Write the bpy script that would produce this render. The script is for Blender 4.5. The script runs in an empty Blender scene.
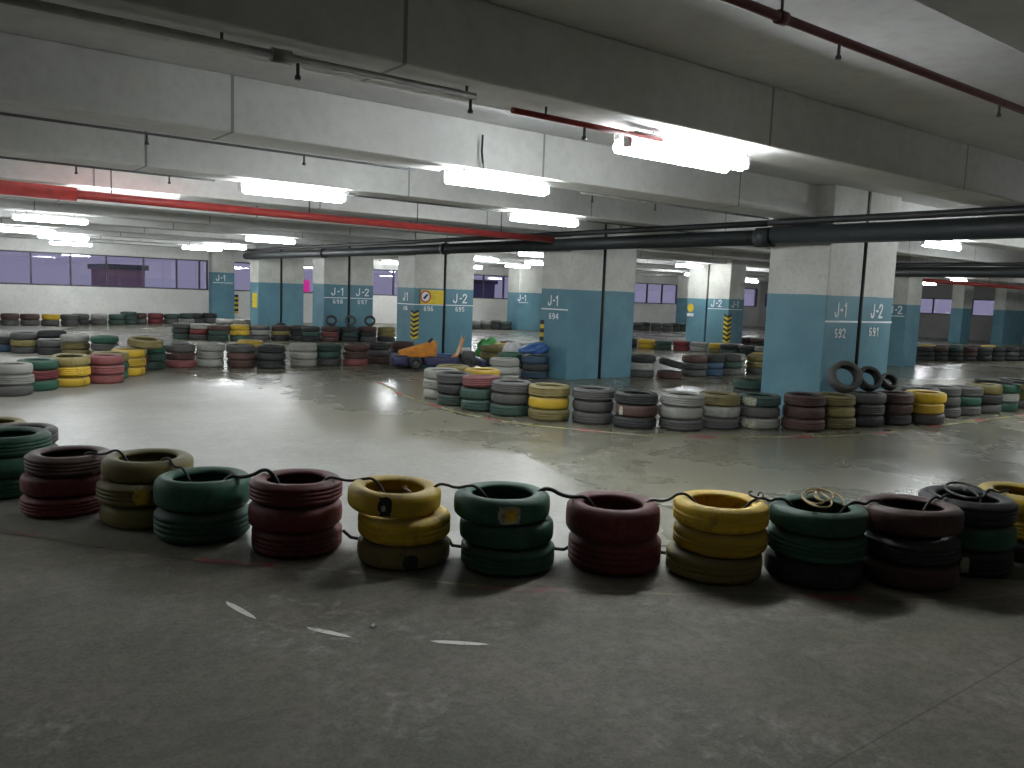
import bpy, bmesh, math, random
from mathutils import Vector, Matrix, Euler
random.seed(7)
C = bpy.context.scene.collection
PI = math.pi

# ------------------------------------------------------------------ helpers
LAMP = 30.0; SKY = .26; EXPO = 1.55
STACKS = {
  'F': [(0.511, 7.518, (2, 2)), (0.672, 6.959, (2, 2, 2)), (0.932, 6.254, (6, 0, 0)), (1.324, 5.734, (7, 7, 7)), (1.555, 5.218, (2, 2)), (1.952, 4.676, (0, 0, 0)), (2.406, 4.166, (1, 1, 7)), (2.877, 3.765, (2, 2, 2)), (3.428, 3.424, (0, 0)), (3.874, 3.016, (1, 1, 7)), (4.296, 2.64, (2, 2, 3)), (4.778, 2.347, (6, 3, 6)), (5.338, 2.268, (3, 2, 3)), (5.957, 2.176, (1, 1, 3))],
  'G': [(0.723, 8.599, (7, 7)), (0.898, 8.062, (4, 4)), (1.077, 7.527, (2,))],
  'M': [(6.535, 10.315, (5, 5, 5)), (6.378, 9.671, (4, 3, 10)), (6.389, 9.107, (9, 10, 10)), (6.507, 8.554, (4, 4, 10)), (6.723, 8.032, (7, 1, 7)), (7.1, 7.611, (4, 4, 4)), (7.333, 7.097, (3, 6, 3)), (7.776, 6.739, (5, 5, 4)), (8.344, 6.626, (7, 5, 4)), (8.862, 6.4, (10, 4, 5)), (9.297, 6.039, (6, 6, 6)), (9.855, 5.955, (7, 7, 7)), (10.411, 5.855, (4, 4, 3)), (10.972, 5.781, (6, 6, 3)), (11.505, 5.595, (1, 1, 4)), (11.99, 5.886, (4, 2, 4)), (12.554, 5.85, (4, 4, 4)), (13.115, 5.788, (4, 2, 4)), (13.679, 5.747, (7, 3, 4)), (14.299, 5.735, (2, 5, 2)), (15.048, 5.715, (7, 7, 4))],
  'H': [(10.35, 7.62, (10, 3, 3))],
  'A': [(1.285, 12.686, (5, 5, 4)), (1.656, 13.129, (2, 0, 2)), (2.108, 13.469, (7, 1, 1)), (2.61, 13.727, (9, 9, 9)), (2.798, 14.26, (7, 2, 2)), (3.169, 14.686, (1, 1, 1)), (3.327, 15.228, (5, 0, 6)), (3.735, 15.619, (2, 10, 10)), (4.279, 15.771, (4, 6, 9)), (4.842, 15.821, (5, 5, 5)), (5.344, 15.563, (4, 6, 6)), (5.802, 15.232, (3, 3, 3)), (6.539, 15.445, (5, 5, 5)), (7.101, 15.506, (10, 10, 4)), (7.647, 15.361, (6, 6, 9)), (8.303, 15.637, (3, 4, 6)), (9.049, 15.926, (6, 3, 3))],
  'B': [(1.939, 19.946, (5, 3, 8)), (2.234, 19.411, (4, 7, 4)), (2.656, 19.035, (3, 4, 3)), (3.007, 18.508, (5, 7, 7)), (3.477, 18.173, (2, 4, 7))],
  'C': [(2.456, 29.742, (4, 4)), (3.019, 29.79, (6, 4)), (3.582, 29.839, (6, 4)), (4.145, 29.887, (1, 4)), (4.708, 29.935, (4, 4)), (5.146, 30.578, (4, 3)), (5.709, 30.634, (5, 4)), (6.271, 30.691, (10, 10)), (6.729, 31.059, (10, 10, 10)), (7.161, 31.438, (6, 4)), (7.723, 31.503, (0, 0)), (8.284, 31.568, (10, 4)), (8.845, 31.633, (10, 5)), (9.395, 32.416, (3, 4)), (9.955, 32.49, (3, 4))],
  'D': [(6.478, 23.607, (4, 3, 10)), (6.823, 23.16, (5, 0, 4)), (7.182, 22.724, (6, 10, 10)), (7.746, 22.685, (1, 1, 10)), (8.309, 22.637, (4, 5, 4)), (8.869, 22.562, (6, 7, 3)), (9.433, 22.602, (3, 3, 3)), (9.565, 22.053, (3, 10, 3)), (10.148, 22.05, (6, 9, 6)), (10.717, 21.992, (3, 10, 3)), (11.301, 21.932, (6, 3, 4)), (11.868, 21.874, (7, 7, 3))],
  'E': [(8.489, 26.246, (5, 4, 4)), (9.054, 26.241, (5, 4, 3))],
  'P': [(19.876, 28.899, (5, 4)), (20.465, 28.924, (5, 4)), (21.068, 28.949, (4, 4)), (20.998, 28.209, (10, 3)), (21.563, 28.225, (3, 4))],
  'K': [(8.816, 11.811, (5, 5, 5)), (9.648, 12.693, (2, 2, 5)), (9.8, 12.149, (8, 3, 8)), (10.542, 14.587, (7, 7, 3)), (11.137, 14.909, (1, 7, 7)), (12.922, 17.955, (5, 6)), (13.487, 17.933, (6, 9)), (13.699, 17.409, (5, 5))],
  'L': [(12.114, 11.606, (3, 5, 4)), (12.545, 11.241, (3, 6)), (13.415, 11.347, (6, 4, 4)), (13.98, 11.372, (3, 8, 8)), (14.544, 11.346, (4, 10, 4)), (15.039, 11.617, (5, 5, 5)), (15.46, 11.24, (7, 7, 4)), (15.96, 11.503, (1, 1, 1))],
  'N': [(18.734, 18.553, (3, 3)), (19.061, 18.092, (1, 1)), (19.246, 17.558, (10, 10)), (19.705, 17.229, (0, 0)), (19.938, 16.714, (5, 5)), (20.18, 16.204, (1, 7)), (20.026, 15.66, (3, 10)), (20.694, 15.97, (5, 4)), (20.622, 15.409, (4, 10)), (20.593, 14.845, (5, 4))],
  'S': [(24.736, 18.541, (6, 6)), (24.607, 17.991, (6, 3)), (25.171, 17.956, (8, 8))],
  'O': [(29.302, 28.445, (4, 3)), (29.906, 28.56, (3, 4)), (30.154, 28.052, (4, 4)), (30.401, 27.544, (4, 4)), (31.015, 27.652, (3, 10)), (31.615, 27.661, (10, 10))],
  'Q': [(25.077, 12.307, (3, 3, 3)), (25.661, 12.166, (6, 3, 3)), (26.3, 12.013, (10, 3, 3)), (26.907, 11.867, (6, 6, 3)), (27.572, 11.707, (4, 3, 3)), (28.16, 11.566, (3, 3, 3)), (28.759, 11.422, (3, 4, 3)), (29.322, 11.287, (3, 3, 3))],
  'R': [(29.61, 14.451, (1, 3)), (30.352, 14.31, (6, 3)), (31.165, 14.156, (10, 10)), (32.112, 13.977, (6, 3)), (32.971, 13.815, (1, 1)), (33.911, 13.637, (10, 3)), (34.816, 13.466, (10, 10))],
  'J': [(6.977, 10.679, (7, 5, 4)), (7.164, 10.146, (1, 4, 4))],
  'T': [(5.844, 16.484, (1, 4, 4))],
}
def link(o, parent=None):
    C.objects.link(o)
    if parent: o.parent = parent
    return o
def obj(name, bm, mats, parent=None, smooth=False):
    me = bpy.data.meshes.new(name); bm.to_mesh(me); bm.free()
    for m in (mats if isinstance(mats, (list, tuple)) else [mats]): me.materials.append(m)
    if smooth:
        for p in me.polygons: p.use_smooth = True
    return link(bpy.data.objects.new(name, me), parent)
def empty(name, loc=(0, 0, 0), rz=0.0):
    o = bpy.data.objects.new(name, None); o.location = loc; o.rotation_euler = (0, 0, rz); o.empty_display_size = .2
    return link(o)
def tag(o, label=None, cat=None, group=None, kind=None):
    if label: o['label'] = label
    if cat: o['category'] = cat
    if group: o['group'] = group
    if kind: o['kind'] = kind
    return o
def box(bm, x0, x1, y0, y1, z0, z1, mi=0, bev=0.0):
    r = bmesh.ops.create_cube(bm, size=1.0)
    vs = r['verts']
    for v in vs:
        v.co = Vector((x0 if v.co.x < 0 else x1, y0 if v.co.y < 0 else y1, z0 if v.co.z < 0 else z1))
    fs = set(f for v in vs for f in v.link_faces)
    for f in fs: f.material_index = mi
    if bev:
        es = list(set(e for v in vs for e in v.link_edges))
        bmesh.ops.bevel(bm, geom=es, offset=bev, segments=2, affect='EDGES', profile=.5)
    return vs
def tube(bm, pts, r, seg=8, cap=True, mi=0, radii=None):
    pts = [Vector(p) for p in pts]; rings = []
    n = len(pts); prev = None
    for i, p in enumerate(pts):
        t = (pts[min(i+1, n-1)] - pts[max(i-1, 0)]).normalized()
        if prev is None:
            a = Vector((0, 0, 1)) if abs(t.z) < .9 else Vector((1, 0, 0))
            u = t.cross(a).normalized()
        else:
            u = (prev - t*prev.dot(t)).normalized()
        prev = u; w = t.cross(u)
        rr = radii[i] if radii else r
        rings.append([bm.verts.new(p + (u*math.cos(2*PI*k/seg) + w*math.sin(2*PI*k/seg))*rr) for k in range(seg)])
    for a, b in zip(rings, rings[1:]):
        for k in range(seg):
            f = bm.faces.new((a[k], a[(k+1) % seg], b[(k+1) % seg], b[k])); f.material_index = mi; f.smooth = True
    if cap:
        for rg in (rings[0][::-1], rings[-1]):
            try:
                f = bm.faces.new(rg); f.material_index = mi
            except ValueError: pass
    bmesh.ops.recalc_face_normals(bm, faces=bm.faces)

# ------------------------------------------------------------------ materials
def newmat(name):
    m = bpy.data.materials.new(name); m.use_nodes = True
    nt = m.node_tree; b = nt.nodes['Principled BSDF']
    return m, nt, b
def N(nt, t, **kw):
    n = nt.nodes.new(t)
    for k, v in kw.items():
        setattr(n, k, v)
    return n
def noise(nt, vec, scale, detail=4, rough=.55, dist=0):
    n = nt.nodes.new('ShaderNodeTexNoise'); n.inputs['Scale'].default_value = scale
    n.inputs['Detail'].default_value = detail; n.inputs['Roughness'].default_value = rough; n.inputs['Distortion'].default_value = dist
    if vec is not None: nt.links.new(vec, n.inputs['Vector'])
    return n.outputs['Fac']
def ramp(nt, fac, stops):
    r = nt.nodes.new('ShaderNodeValToRGB'); nt.links.new(fac, r.inputs['Fac'])
    e = r.color_ramp.elements
    while len(e) < len(stops): e.new(.5)
    for s, (p, c) in zip(e, stops):
        s.position = p; s.color = (c, c, c, 1) if isinstance(c, (int, float)) else (*c, 1)
    return r.outputs['Color']
def mix(nt, fac, a, b, mode='MIX'):
    m = nt.nodes.new('ShaderNodeMix'); m.data_type = 'RGBA'; m.blend_type = mode
    for s, v in ((m.inputs[0], fac), (m.inputs[6], a), (m.inputs[7], b)):
        if isinstance(v, (int, float)): s.default_value = v if s is m.inputs[0] or s.type == 'VALUE' else (v, v, v, 1)
        elif isinstance(v, tuple): s.default_value = (*v, 1)
        else: nt.links.new(v, s)
    return m.outputs[2]
def math_(nt, op, a, b=0.0, c=None, clamp=False):
    m = nt.nodes.new('ShaderNodeMath'); m.operation = op; m.use_clamp = clamp
    for s, v in zip(m.inputs, (a, b, c)):
        if v is None: continue
        if isinstance(v, (int, float)): s.default_value = v
        else: nt.links.new(v, s)
    return m.outputs[0]
def coords(nt, which='Object'):
    return nt.nodes.new('ShaderNodeTexCoord').outputs[which]
def wpos(nt):
    return nt.nodes.new('ShaderNodeNewGeometry').outputs['Position']
def sep(nt, v):
    s = nt.nodes.new('ShaderNodeSeparateXYZ'); nt.links.new(v, s.inputs[0]); return s.outputs
def bump(nt, b, h, strength=.3, dist=.01):
    n = nt.nodes.new('ShaderNodeBump'); n.inputs['Strength'].default_value = strength; n.inputs['Distance'].default_value = dist
    nt.links.new(h, n.inputs['Height']); nt.links.new(n.outputs[0], b.inputs['Normal'])
def simple(name, col, rough=.6, metal=0.0, var=.15, scale=8):
    m, nt, b = newmat(name)
    f = noise(nt, coords(nt), scale)
    dark = tuple(c*(1-var*2) for c in col); lite = tuple(min(1, c*(1+var)) for c in col)
    nt.links.new(ramp(nt, f, [(.3, dark), (.7, lite)]), b.inputs['Base Color'])
    b.inputs['Roughness'].default_value = rough; b.inputs['Metallic'].default_value = metal
    return m

def concrete_mat(name, base, seam_off=None):
    m, nt, b = newmat(name); p = wpos(nt)
    a = noise(nt, p, .7, 5, .6); c = noise(nt, p, 9, 6, .65); st = noise(nt, p, 2.3, 5, .7, .4)
    col = mix(nt, ramp(nt, a, [(.35, 0.0), (.65, 1.0)]), tuple(x*.82 for x in base), base)
    col = mix(nt, math_(nt, 'MULTIPLY', ramp(nt, c, [(.35, 1.0), (.55, 0.0)]), .25), col, tuple(x*.6 for x in base))
    col = mix(nt, math_(nt, 'MULTIPLY', ramp(nt, st, [(.55, 0.0), (.72, 1.0)]), .35), col, tuple(x*.62 for x in base))
    if seam_off is not None:          # shuttering seams cast into the beam faces
        x = sep(nt, p)[0]
        fr = math_(nt, 'FRACT', math_(nt, 'DIVIDE', math_(nt, 'ADD', x, seam_off), 3.1))
        line = math_(nt, 'LESS_THAN', fr, .008)
        side = math_(nt, 'GREATER_THAN', fr, .5)
        col = mix(nt, math_(nt, 'MULTIPLY', line, .6), col, (.05, .05, .045))
    nt.links.new(col, b.inputs['Base Color']); b.inputs['Roughness'].default_value = .85
    bump(nt, b, c, .35, .01)
    return m

def painted_pillar_mat():
    m, nt, b = newmat('blue_and_white_pillar_paint'); p = wpos(nt); o = coords(nt)
    z = sep(nt, o)[2]
    w = noise(nt, p, 1.1, 3); zz = math_(nt, 'ADD', z, math_(nt, 'MULTIPLY', math_(nt, 'SUBTRACT', w, .5), .03))
    f = math_(nt, 'GREATER_THAN', zz, 0.0)
    n1 = noise(nt, p, 1.6, 5, .6, .3); n2 = noise(nt, p, 14, 6, .7)
    blue = mix(nt, ramp(nt, n1, [(.35, 0.0), (.68, 1.0)]), (.085, .205, .27), (.125, .275, .335))
    blue = mix(nt, math_(nt, 'MULTIPLY', ramp(nt, noise(nt, p, 3.2, 6, .75, 1), [(.66, 0.0), (.74, 1.0)]), .35), blue, (.42, .55, .6))
    white = mix(nt, ramp(nt, n1, [(.35, 0.0), (.68, 1.0)]), (.48, .48, .43), (.64, .64, .60))
    white = mix(nt, math_(nt, 'MULTIPLY', ramp(nt, n2, [(.35, 1.0), (.5, 0.0)]), .3), white, (.27, .26, .23))
    nt.links.new(mix(nt, f, blue, white), b.inputs['Base Color'])
    b.inputs['Roughness'].default_value = .55; bump(nt, b, n2, .25, .006)
    return m

def rubber(name, col, wear=.5, under=(.03, .03, .03)):
    """painted or bare tyre rubber, the paint rubbed off in patches, dust on top"""
    m, nt, b = newmat(name)
    o = coords(nt); oi = nt.nodes.new('ShaderNodeObjectInfo')
    va = nt.nodes.new('ShaderNodeVectorMath'); va.operation = 'ADD'; nt.links.new(o, va.inputs[0])
    cx = nt.nodes.new('ShaderNodeCombineXYZ')
    for i in range(3): nt.links.new(math_(nt, 'MULTIPLY', oi.outputs['Random'], 37.0+11*i), cx.inputs[i])
    nt.links.new(cx.outputs[0], va.inputs[1]); v = va.outputs[0]
    n1 = noise(nt, v, 5, 6, .7, .5); n2 = noise(nt, v, 22, 5, .7)
    hsv = nt.nodes.new('ShaderNodeHueSaturation'); hsv.inputs['Color'].default_value = (*col, 1)
    nt.links.new(math_(nt, 'MULTIPLY_ADD', oi.outputs['Random'], .5, .72), hsv.inputs['Value'])
    base = mix(nt, math_(nt, 'MULTIPLY', ramp(nt, n1, [(.56, 0.0), (.70, 1.0)]), wear), hsv.outputs[0], under)
    dust = tuple(x*.5+.08 for x in col)
    base = mix(nt, math_(nt, 'MULTIPLY', ramp(nt, n2, [(.45, 0.0), (.75, 1.0)]), .5), base, dust)
    up = sep(nt, nt.nodes.new('ShaderNodeTexCoord').outputs['Normal'])[2]
    grey = sum(col)/3*.6+.06
    base = mix(nt, math_(nt, 'MULTIPLY', ramp(nt, up, [(.35, 0.0), (.85, 1.0)]), .32), base, (grey, grey, grey*.95))
    nt.links.new(base, b.inputs['Base Color']); b.inputs['Roughness'].default_value = .62
    b.inputs['Specular IOR Level'].default_value = .35
    bump(nt, b, n2, .3, .004)
    return m

M = {}
M['slab'] = concrete_mat('ceiling_concrete', (.60, .60, .60))
M['beam'] = concrete_mat('beam_concrete', (.68, .68, .66), .93)
M['pillar'] = painted_pillar_mat()
M['joint'] = simple('dark_joint_filler', (.012, .014, .016), .8)
M['letter'] = simple('white_lettering_paint', (.86, .90, .92), .6, var=.04, scale=20)
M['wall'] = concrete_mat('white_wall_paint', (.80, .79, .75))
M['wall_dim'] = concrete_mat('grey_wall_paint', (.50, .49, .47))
M['frame'] = simple('dark_window_frame', (.06, .055, .075), .5)
M['pipe_red'] = simple('red_pipe_paint', (.36, .035, .03), .45)
M['pipe_darkred'] = simple('dull_red_pipe_paint', (.12, .03, .032), .55)
M['pipe_black'] = simple('black_pipe', (.022, .028, .03), .5)
M['pipe_grey'] = simple('grey_conduit', (.34, .33, .31), .5)
M['steel'] = simple('dull_steel', (.10, .10, .10), .5, .6)
M['white_metal'] = simple('white_fixture_metal', (.7, .7, .7), .5, var=.05)
M['rope'] = simple('black_hose', (.014, .014, .014), .6)
M['twine'] = simple('brown_twine', (.30, .22, .11), .9)
M['yellow'] = simple('yellow_sign', (.75, .55, .03), .55, var=.1)
M['hazard_black'] = simple('hazard_black', (.02, .02, .02), .6)
M['red'] = simple('sign_red', (.5, .03, .03), .5)
M['white'] = simple('sign_white', (.75, .75, .75), .5, var=.05)
M['plastic_green'] = simple('green_plastic_sheet', (.06, .30, .07), .5)
M['plastic_blue'] = simple('blue_bodywork', (.05, .13, .36), .4)
M['navy'] = simple('navy_bodywork', (.03, .035, .10), .4)
M['orange'] = simple('orange_bodywork', (.75, .28, .02), .4)
M['black'] = simple('black_metal', (.02, .02, .022), .5)
TY = {
 'r': rubber('red_painted_rubber', (.17, .022, .028)), 'y': rubber('yellow_painted_rubber', (.62, .41, .022), .75, (.12, .07, .02)),
 'g': rubber('green_painted_rubber', (.026, .105, .066)), 'k': rubber('black_rubber', (.028, .029, .031)),
 'd': rubber('dark_grey_rubber', (.085, .085, .082)), 'l': rubber('dusty_pale_rubber', (.33, .33, .30), .7, (.08, .08, .08)),
 'b': rubber('brown_painted_rubber', (.085, .042, .036)), 'o': rubber('olive_painted_rubber', (.20, .165, .055), .7),
 'u': rubber('blue_painted_rubber', (.03, .07, .12)), 'p': rubber('faded_red_painted_rubber', (.22, .065, .065)) }
TY['h'] = rubber('dark_green_rubber', (.03, .068, .052))
PAINTS = ['r', 'y', 'g', 'k', 'd', 'l', 'b', 'o', 'u', 'p', 'h']
CN = {'r': 'red', 'y': 'yellow', 'g': 'green', 'k': 'black', 'd': 'dark grey', 'l': 'pale grey', 'b': 'brown', 'o': 'olive yellow', 'u': 'dark blue', 'p': 'faded red', 'h': 'dark green'}

def floor_mat():
    m, nt, b = newmat('worn_polished_concrete'); p = wpos(nt); s = sep(nt, p)
    a = noise(nt, p, .35, 4, .55, .5); c = noise(nt, p, 1.7, 6, .65, .3); d = noise(nt, p, 16, 6, .75); e = noise(nt, p, 3.1, 8, .72, .4)
    g = noise(nt, p, 60, 3, .6)
    # track polished by the karts, dusty lane at the left, darker, rougher mottled concrete outside the tyre row
    lane = math_(nt, 'MULTIPLY_ADD', math_(nt, 'SUBTRACT', noise(nt, p, .55, 6, .62, .2), .5), 5.0, s[0])
    gloss = math_(nt, 'DIVIDE', math_(nt, 'SUBTRACT', lane, 3.7), .9, clamp=True)
    side = math_(nt, 'ADD', math_(nt, 'MULTIPLY', s[0], .66), math_(nt, 'MULTIPLY', s[1], .75))
    out = math_(nt, 'MULTIPLY', math_(nt, 'SUBTRACT', 5.0, side), 3.0, clamp=True)
    dusty = mix(nt, ramp(nt, a, [(.36, 0.0), (.66, 1.0)]), (.215, .208, .180), (.285, .278, .25))
    dusty = mix(nt, math_(nt, 'MULTIPLY', ramp(nt, e, [(.50, 0.0), (.70, 1.0)]), .4), dusty, (.36, .355, .33))
    olive = mix(nt, ramp(nt, c, [(.36, 0.0), (.66, 1.0)]), (.140, .132, .090), (.196, .187, .140))
    raw = mix(nt, ramp(nt, c, [(.40, 0.0), (.62, 1.0)]), (.118, .116, .086), (.182, .158, .126))
    raw = mix(nt, math_(nt, 'MULTIPLY', ramp(nt, e, [(.50, 0.0), (.68, 1.0)]), .45), raw, (.25, .24, .20))
    scuff = math_(nt, 'MULTIPLY', ramp(nt, noise(nt, p, .9, 3, .5, .2), [(.52, 0.0), (.62, 1.0)]), ramp(nt, noise(nt, p, 6.5, 8, .78, .6), [(.50, 0.0), (.62, 1.0)]))
    raw = mix(nt, math_(nt, 'MULTIPLY', scuff, .6), raw, (.36, .36, .33))
    raw = mix(nt, math_(nt, 'MULTIPLY', ramp(nt, d, [(.40, 1.0), (.55, 0.0)]), .35), raw, (.06, .06, .045))
    col = mix(nt, out, mix(nt, gloss, dusty, olive), raw)
    col = mix(nt, math_(nt, 'MULTIPLY', ramp(nt, d, [(.42, 1.0), (.56, 0.0)]), .25), col, (.09, .086, .065))
    col = mix(nt, math_(nt, 'MULTIPLY', ramp(nt, g, [(.40, 0.0), (.60, 1.0)]), .18), col, (.30, .29, .26))
    for ax, per, off in ((0, 5.45, .72), (1, 5.35, 3.9)):          # sawn joints between the floor bays
        fr = math_(nt, 'FRACT', math_(nt, 'DIVIDE', math_(nt, 'ADD', s[ax], off), per))
        col = mix(nt, math_(nt, 'MULTIPLY', math_(nt, 'LESS_THAN', fr, .0018), .45), col, (.05, .048, .04))
    nt.links.new(col, b.inputs['Base Color'])
    shiny = math_(nt, 'ADD', math_(nt, 'MULTIPLY_ADD', a, .34, .02), math_(nt, 'MULTIPLY', c, .14)); dull = math_(nt, 'MULTIPLY_ADD', c, .25, .34)
    r = mix(nt, out, mix(nt, gloss, dull, shiny), .72)
    nt.links.new(r, b.inputs['Roughness'])
    nt.links.new(mix(nt, out, .75, .3), b.inputs['Specular IOR Level'])
    bump(nt, b, d, .12, .004)
    return m
M['floor'] = floor_mat()

def worn_paint(name, col, cover=.5, under=(.25, .24, .20)):
    m, nt, b = newmat(name); p = wpos(nt)
    n = noise(nt, p, 6, 6, .75)
    nt.links.new(mix(nt, ramp(nt, n, [(cover-.08, 0.0), (cover+.1, 1.0)]), col, under), b.inputs['Base Color'])
    b.inputs['Roughness'].default_value = .5
    return m
M['line_red'] = worn_paint('worn_red_floor_paint', (.42, .03, .05), .52)
M['line_yellow'] = worn_paint('worn_yellow_floor_paint', (.45, .40, .06), .45)
M['faint_red'] = worn_paint('faint_red_floor_paint', (.34, .03, .045), .47, (.15, .14, .11))
M['faint_yellow'] = worn_paint('faint_yellow_floor_paint', (.26, .23, .06), .40, (.15, .14, .11))
M['line_white'] = worn_paint('worn_white_floor_paint', (.72, .72, .66), .62)

def glow_mat(name, col, strength):
    m, nt, b = newmat(name); nt.nodes.remove(b)
    e = nt.nodes.new('ShaderNodeEmission'); e.inputs[0].default_value = (*col, 1); e.inputs[1].default_value = strength
    nt.links.new(e.outputs[0], nt.nodes['Material Output'].inputs[0]); return m
M['tube'] = glow_mat('lit_fluorescent_diffuser', (.93, .98, 1.0), LAMP)
M['neon'] = glow_mat('lit_magenta_sign', (.75, .04, .30), .35)
def glass_mat():
    m, nt, b = newmat('window_glass'); nt.nodes.remove(b)
    t = nt.nodes.new('ShaderNodeBsdfTransparent'); g = nt.nodes.new('ShaderNodeBsdfGlossy'); g.inputs['Roughness'].default_value = .02
    t.inputs[0].default_value = (.85, .85, .95, 1)
    f = nt.nodes.new('ShaderNodeLayerWeight'); f.inputs[0].default_value = .5
    fp = math_(nt, 'POWER', f.outputs['Facing'], 4.0)
    s = nt.nodes.new('ShaderNodeMixShader')
    nt.links.new(math_(nt, 'MULTIPLY_ADD', fp, .9, .08), s.inputs[0]); nt.links.new(t.outputs[0], s.inputs[1]); nt.links.new(g.outputs[0], s.inputs[2])
    nt.links.new(s.outputs[0], nt.nodes['Material Output'].inputs[0]); return m
M['glass'] = glass_mat()

# ------------------------------------------------------------------ setting
X0, X1, Y0, Y1, ZS = -7.0, 45.0, -7.0, 33.0, 3.18
def struct(name, bm, m): return tag(obj(name, bm, m), kind='structure')
bm = bmesh.new(); box(bm, X0-.3, X1+.3, Y0-.3, Y1+.3, -.25, 0); struct('floor', bm, M['floor'])
bm = bmesh.new(); box(bm, X0-.3, X1+.3, Y0-.3, Y1+.3, ZS, ZS+.25); struct('ceiling', bm, M['slab'])
for k in range(-4, 11):
    yc = 4.13 + 2.67*k
    if yc < Y0+.5: continue
    bm = bmesh.new(); box(bm, X0, X1, yc-.25, yc+.25, 2.75, ZS, bev=.012)
    o = struct('ceiling_beam', bm, M['beam'])
# low walls, ribbon windows and heads
SILL, HEAD = 1.24, 2.40
bm = bmesh.new()
box(bm, X0, X1+.25, Y1, Y1+.25, 0, SILL); box(bm, X0, X1+.25, Y1, Y1+.25, HEAD, ZS)
RIB = [(X0+.3, 10.05), (11.0, 21.6), (22.0, 33.0), (33.4, 44.75)]
e = [X0] + [v for r in RIB for v in r] + [X1+.25]
for a, b_ in zip(e[::2], e[1::2]): box(bm, a, b_, Y1, Y1+.25, SILL, HEAD)
struct('wall_back', bm, M['wall'])
RIBR = [(17.4, 19.9), (20.6, 25.8), (26.4, 32.6)]
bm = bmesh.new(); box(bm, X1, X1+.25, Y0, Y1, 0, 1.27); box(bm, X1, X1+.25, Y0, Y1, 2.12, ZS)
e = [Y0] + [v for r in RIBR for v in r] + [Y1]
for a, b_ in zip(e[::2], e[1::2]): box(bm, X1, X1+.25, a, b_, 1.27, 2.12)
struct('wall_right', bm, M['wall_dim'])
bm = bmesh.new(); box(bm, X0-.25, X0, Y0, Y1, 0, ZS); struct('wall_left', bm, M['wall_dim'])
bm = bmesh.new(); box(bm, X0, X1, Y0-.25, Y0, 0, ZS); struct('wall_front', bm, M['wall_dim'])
def window(n, a, b_, z0, z1, axis, at, step, offs=None):
    def bx(bm, s0, s1, t0, t1, z0_, z1_):
        if axis == 'x': box(bm, s0, s1, t0, t1, z0_, z1_)
        else: box(bm, t0, t1, s0, s1, z0_, z1_)
    bm = bmesh.new(); f = .05
    bx(bm, a, b_, at+.03, at+.13, z0, z0+f); bx(bm, a, b_, at+.03, at+.13, z1-f, z1)
    ms = offs or [a+step*i for i in range(1, int((b_-a)/step)+1) if a+step*i < b_-.3]
    for s in [a+f/2] + ms + [b_-f/2]: bx(bm, s-f/2, s+f/2, at+.03, at+.13, z0+f, z1-f)
    fr = struct('window_%d' % n, bm, M['frame'])
    bm = bmesh.new(); bx(bm, a+f, b_-f, at+.075, at+.085, z0+f, z1-f)
    obj('window_glass', bm, M['glass'], fr)
window(1, *RIB[0], SILL, HEAD, 'x', Y1, 1.23, [-5.6, -4.4, -3.2, -2.0, -.8, .4, 1.6, 2.8, 4.03, 5.26, 6.43, 7.70, 8.88, 9.73])
window(2, *RIB[1], SILL, HEAD, 'x', Y1, 1.21)
window(3, *RIB[2], SILL, HEAD, 'x', Y1, 1.22)
window(4, *RIB[3], SILL, HEAD, 'x', Y1, 1.24)
for i, r in enumerate(RIBR): window(5+i, *r, 1.27, 2.12, 'y', X1, 1.3)
# outside
bm = bmesh.new(); box(bm, -90, 190, 33.6, 200, -9.2, -9); struct('ground', bm, M['wall_dim'])
def building(x, y, w, d, h, mt, lab, win):
    b = empty('outside_block', (x, y, -9)); tag(b, lab, 'building')
    bm = bmesh.new(); box(bm, -w/2, w/2, 0, d, 0, h); obj('facade', bm, mt, b)
    bm = bmesh.new(); box(bm, -w/2-.3, w/2+.3, -.3, d+.3, h, h+.5); obj('roof', bm, M['frame'], b)
    for r in range(int(h/3.2)):
        for c in range(win):
            bm = bmesh.new(); cx = -w/2 + w*(c+.5)/win; box(bm, cx-.7, cx+.7, -.06, .1, 1.2+3.2*r, 2.7+3.2*r); obj('window', bm, M['frame'], b)
building(18.9, 88, 3.4, 8, 11.4, simple('reddish_reflection', (.50, .27, .30), .8), 'reddish block standing in for a reflection in the left panes of the back wall', 2)  # block placed outside stands in for a reddish reflection in the panes
building(62, 92, 9, 8, 11.6, simple('dusky_violet_render', (.16, .13, .24), .8), 'dim violet building seen through the middle windows', 3)

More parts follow.
